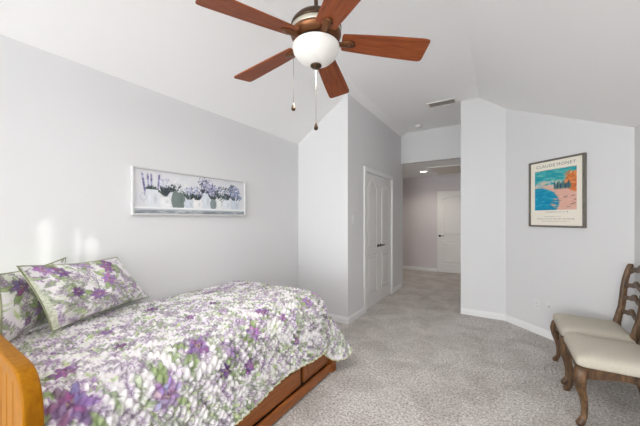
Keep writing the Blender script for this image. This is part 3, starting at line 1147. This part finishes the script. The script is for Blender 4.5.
flat_print('print', poster(), GW - 2 * fw2, GH - 2 * fw2, M['picture_print'], ps).location = (fw2, -0.022, fw2)


def text_mesh(name, body, size, width, x, z, y, mat, parent, spacing=1.0):
    cu = bpy.data.curves.new(name, 'FONT')
    cu.body = body
    cu.size = size
    cu.align_x = 'CENTER'
    cu.offset = -0.0004
    cu.space_character = spacing
    t = bpy.data.objects.new(name, cu)
    scn.collection.objects.link(t)
    bpy.context.view_layer.update()
    me = bpy.data.meshes.new_from_object(t.evaluated_get(bpy.context.evaluated_depsgraph_get()))
    bpy.data.objects.remove(t)
    xs = [v.co.x for v in me.vertices]
    sc = width / (max(xs) - min(xs))
    for v in me.vertices:
        v.co = (v.co.x * sc, 0, v.co.y)
    me.materials.clear()
    me.materials.append(mat)
    o = bpy.data.objects.new(name, me)
    scn.collection.objects.link(o)
    o.parent = parent
    o.location = (x, y, z)
    return o


text_mesh('title_word', 'CLAUDE', 0.046, 0.212, GW / 2 - 0.104, GH - 0.084, -0.0228, M['ink'], ps, 1.12)
text_mesh('title_word', 'MONET', 0.046, 0.188, GW / 2 + 0.116, GH - 0.084, -0.0228, M['ink'], ps, 1.12)

# ------------------------------------------------------------------ wall and ceiling fittings
sw = thing('light_switch', 'white light switch on the closet wall beside the double doors', 'light switch', (XC, 3.43, 1.35))
MB().box((0, -.036, -.058), (.006, .036, .058)).build('cover_plate', M['plastic'], sw, bevel=.003)
MB().box((.006, -.017, -.033), (.010, .017, .033)).build('rocker', M['plastic'], sw, bevel=.002)


def outlet(name, label, cat, cx, cz, kind):
    # on the angled wall: cx is the world x of its centre
    o = thing(name, label, cat, (cx, AY - (cx - AX), cz), A45)
    MB().box((-.036, -.006, -.058), (.036, 0, .058)).build('cover_plate', M['plastic'], o, bevel=.003)
    if kind == 'power':
        for z in (-.02, .02):
            f = MB().box((-.016, -.009, z - .014), (.016, -.006, z + .014)).build('socket', M['plastic'], o, bevel=.003)
            s = MB()
            s.box((-.008, -.0096, z - .003), (-.005, -.009, z + .007)).box((.005, -.0096, z - .003), (.008, -.009, z + .007))
            s.build('slot', M['slot'], f)
    else:
        m = MB()
        m.add(*lathe_y(0, 0, [(.018, -.006), (.018, -.010), (.009, -.012), (.007, -.02), (0, -.021)]))
        m.build('jack', M['plastic'], o, smooth=True)


outlet('power_outlet', 'white power outlet low on the angled wall, nearer the hallway', 'power outlet', 0.372, 0.34, 'power')
outlet('cable_plate', 'white round cable plate low on the wall just above the far chair', 'cable plate', 0.468, 0.365, 'cable')

vent = thing('ceiling_vent', 'white ceiling air vent grille before the hallway opening', 'air vent', (-0.715, 4.42, ZF))
fr = MB()
vx, vy, bb = .195, .10, .022
fr.box((-vx, -vy, -.012), (vx, -vy + bb, 0)).box((-vx, vy - bb, -.012), (vx, vy, 0)).box((-vx, -vy + bb, -.012), (-vx + bb, vy - bb, 0)).box((vx - bb, -vy + bb, -.012), (vx, vy - bb, 0))
fr.build('frame', M['vent_metal'], vent, bevel=.003)
MB().box((-vx + bb, -vy + bb, -.003), (vx - bb, vy - bb, 0)).build('duct_opening', M['vent_dark'], vent)
sl = MB()
for i in range(13):
    x = -vx + bb + .012 + i * (2 * vx - 2 * bb - .024) / 12
    sl.add([(x - .008, -vy + bb, -.011), (x + .004, -vy + bb, -.003), (x + .004, vy - bb, -.003), (x - .008, vy - bb, -.011),
            (x - .007, -vy + bb, -.012), (x + .005, -vy + bb, -.004), (x + .005, vy - bb, -.004), (x - .007, vy - bb, -.012)],
           [(0, 1, 2, 3), (7, 6, 5, 4), (0, 4, 5, 1), (1, 5, 6, 2), (2, 6, 7, 3), (3, 7, 4, 0)])
sl.build('louvers', Mat('vent_louver', (198, 190, 182), 0.6).m, vent)

sd = thing('smoke_detector', 'small round white smoke detector on the ceiling over the hallway opening', 'smoke detector', (-1.24, 5.27, ZF))
MB().lathe([(0, 0), (.066, 0), (.066, -.010), (0, -.010)], 32).build('base_plate', M['plastic'], sd, True)
MB().lathe([(0, -.010), (.060, -.010), (.058, -.026), (.045, -.036), (0, -.038)], 32).build('cover', M['plastic'], sd, True)

dl = thing('recessed_light', 'lit round recessed light in the hallway ceiling', 'ceiling light', (-1.49, 6.82, HZ))
MB().lathe([(.075, 0), (.098, 0), (.098, -.004), (.078, -.010), (.075, -.004), (.075, 0)], 36).build('trim_ring', M['trim'], dl, True)
MB().lathe([(0, 0), (.074, 0), (.074, -.003), (0, -.003)], 36).build('lens', M['glow'], dl, True)
spd = bpy.data.lights.new('recessed_lamp', 'SPOT')
spd.energy, spd.spot_size, spd.spot_blend, spd.shadow_soft_size, spd.color = 30, math.radians(150), 0.8, 0.06, (1, .9, .78)
spo = bpy.data.objects.new('recessed_lamp', spd)
spo.location = (-1.49, 6.82, HZ - .03)
scn.collection.objects.link(spo)


# ------------------------------------------------------------------ chairs
def make_chair(label):
    """local: chair faces -x, seat front at x=-0.22, y across"""
    t = thing('dining_chair', label, 'chair', (0, 0, 0), 0, 'ladder back chairs along the right wall')

    def front_leg(s):
        m = MB()
        yb = 0.215 * s
        st = [(0.385, -.195, 0, .033), (0.36, -.203, 0.006, .036), (0.31, -.212, .013, .036), (0.25, -.207, .010, .029), (0.18, -.190, .000, .0215),
              (0.11, -.183, -.003, .0175), (0.06, -.186, .000, .0165), (0.035, -.198, .006, .020), (0.016, -.208, .011, .0235), (0.0, -.208, .011, .019)]
        rings = []
        for z, x, dy, rr in st:
            ring = []
            for k in range(14):
                a = 2 * PI * k / 14
                ca, sa = math.cos(a), math.sin(a)
                pw = 0.72
                ring.append((x + rr * math.copysign(abs(ca) ** pw, ca), yb + s * dy + rr * math.copysign(abs(sa) ** pw, sa), z))
            rings.append(ring)
        return m.loft(rings)

    def stile(s):
        m = MB()
        yb = 0.195
        st = [(0.0, .262, .0185), (0.06, .246, .017), (0.16, .222, .019), (0.28, .206, .022), (0.38, .202, .024), (0.46, .203, .023), (0.52, .214, .021), (0.60, .232, .020),
              (0.68, .241, .0195), (0.76, .247, .019), (0.84, .258, .0185), (0.91, .274, .018), (0.955, .288, .0175), (0.968, .290, .012)]
        rings = []
        for z, x, rr in st:
            yy = s * (yb - 0.020 * max(0, (0.42 - z)) + 0.02 * max(0, z - .5))
            ring = []
            for k in range(14):
                a = 2 * PI * k / 14
                ca, sa = math.cos(a), math.sin(a)
                ring.append((x + rr * 1.15 * math.copysign(abs(ca) ** .7, ca), yy + rr * math.copysign(abs(sa) ** .7, sa), z))
            rings.append(ring)
        return m.loft(rings)

    for s in (-1, 1):
        front_leg(s).build('leg', M['walnut'], t, True)
        stile(s).build('back_post', M['walnut'], t, True)

    def stx(z):
        tb = [(0.46, .203), (0.52, .214), (0.60, .232), (0.68, .241), (0.76, .247), (0.84, .258), (0.91, .274), (0.955, .288)]
        for (a, xa), (b, xb) in zip(tb[:-1], tb[1:]):
            if a <= z <= b:
                return xa + (xb - xa) * (z - a) / (b - a)
        return tb[-1][1]
    for z, hgt in ((0.575, .054), (0.695, .052), (0.80, .052), (0.93, .062)):
        m = MB()
        rings = []
        for i in range(25):
            u = i / 24 * 2 - 1
            y = u * 0.200
            wave = 0.020 * math.cos(PI * u * 1.0) + 0.006 * math.cos(3 * PI * u)
            hh = hgt * (0.72 + 0.28 * math.cos(PI * u / 2)) * (0.85 + .15 * math.cos(2 * PI * u))
            x = stx(z) + 0.016 * (1 - u * u)
            zz = z + wave
            th = .0095
            rings.append([(x - th, y, zz - hh / 2), (x + th, y, zz - hh / 2), (x + th, y, zz + hh / 2), (x - th, y, zz + hh / 2)])
        m.loft(rings)
        m.build('back_rail', M['walnut'], t, False, 0.006, 2)

    # serpentine apron rails
    def apron(p, q, name, depth0=.055, bow=.026):
        m = MB()
        p, q = Vector((p[0], p[1], 0)), Vector((q[0], q[1], 0))
        d = (q - p).normalized()
        n = Vector((-d.y, d.x, 0))
        rings = []
        for i in range(21):
            u = i / 20
            c = p.lerp(q, u)
            zb = 0.392 - depth0 - bow * (0.5 + 0.5 * math.cos(2 * PI * u)) + bow * .5 * math.sin(PI * u) ** 6 * 0
            rings.append([c + n * .011 + Vector((0, 0, zb)), c - n * .011 + Vector((0, 0, zb)), c - n * .011 + Vector((0, 0, .395)), c + n * .011 + Vector((0, 0, .395))])
        m.loft(rings)
        m.build(name, M['walnut'], t, False, .004, 2)
    apron((-.203, -.19), (-.203, .19), 'apron')
    apron((-.18, -.219), (.19, -.190), 'apron')
    apron((-.18, .219), (.19, .190), 'apron')
    apron((.205, -.17), (.205, .17), 'apron')

    # upholstered seat: trapezoid pad with a soft crown
    rings = []
    base = rounded_poly([(-.228, -.250), (.215, -.222), (.215, .222), (-.228, .250)], [.045, .03, .03, .045], 8)
    for sc, z in ((0.955, .388), (0.985, .392), (1.0, .405), (1.0, .425), (0.985, .441), (0.95, .452), (0.86, .463), (0.70, .471), (0.45, .476), (0.2, .478), (0.02, .478)):
        rings.append([(-.006 + (x + .006) * sc, y * sc, z) for x, y in base])
    MB().loft(rings).build('seat', M['linen'], t, True)['label'] = 'cream linen padded seat'
    return t


ch = make_chair('ladder back chair with cream seat nearer the camera, its front leg fully in view')
ch.location = (0.652, 2.715, 0)
ch2 = copy_tree(ch)
ch2['label'] = 'ladder back chair with cream seat farther off, beneath the wall outlets'
ch2.location = (0.652, 3.262, 0)
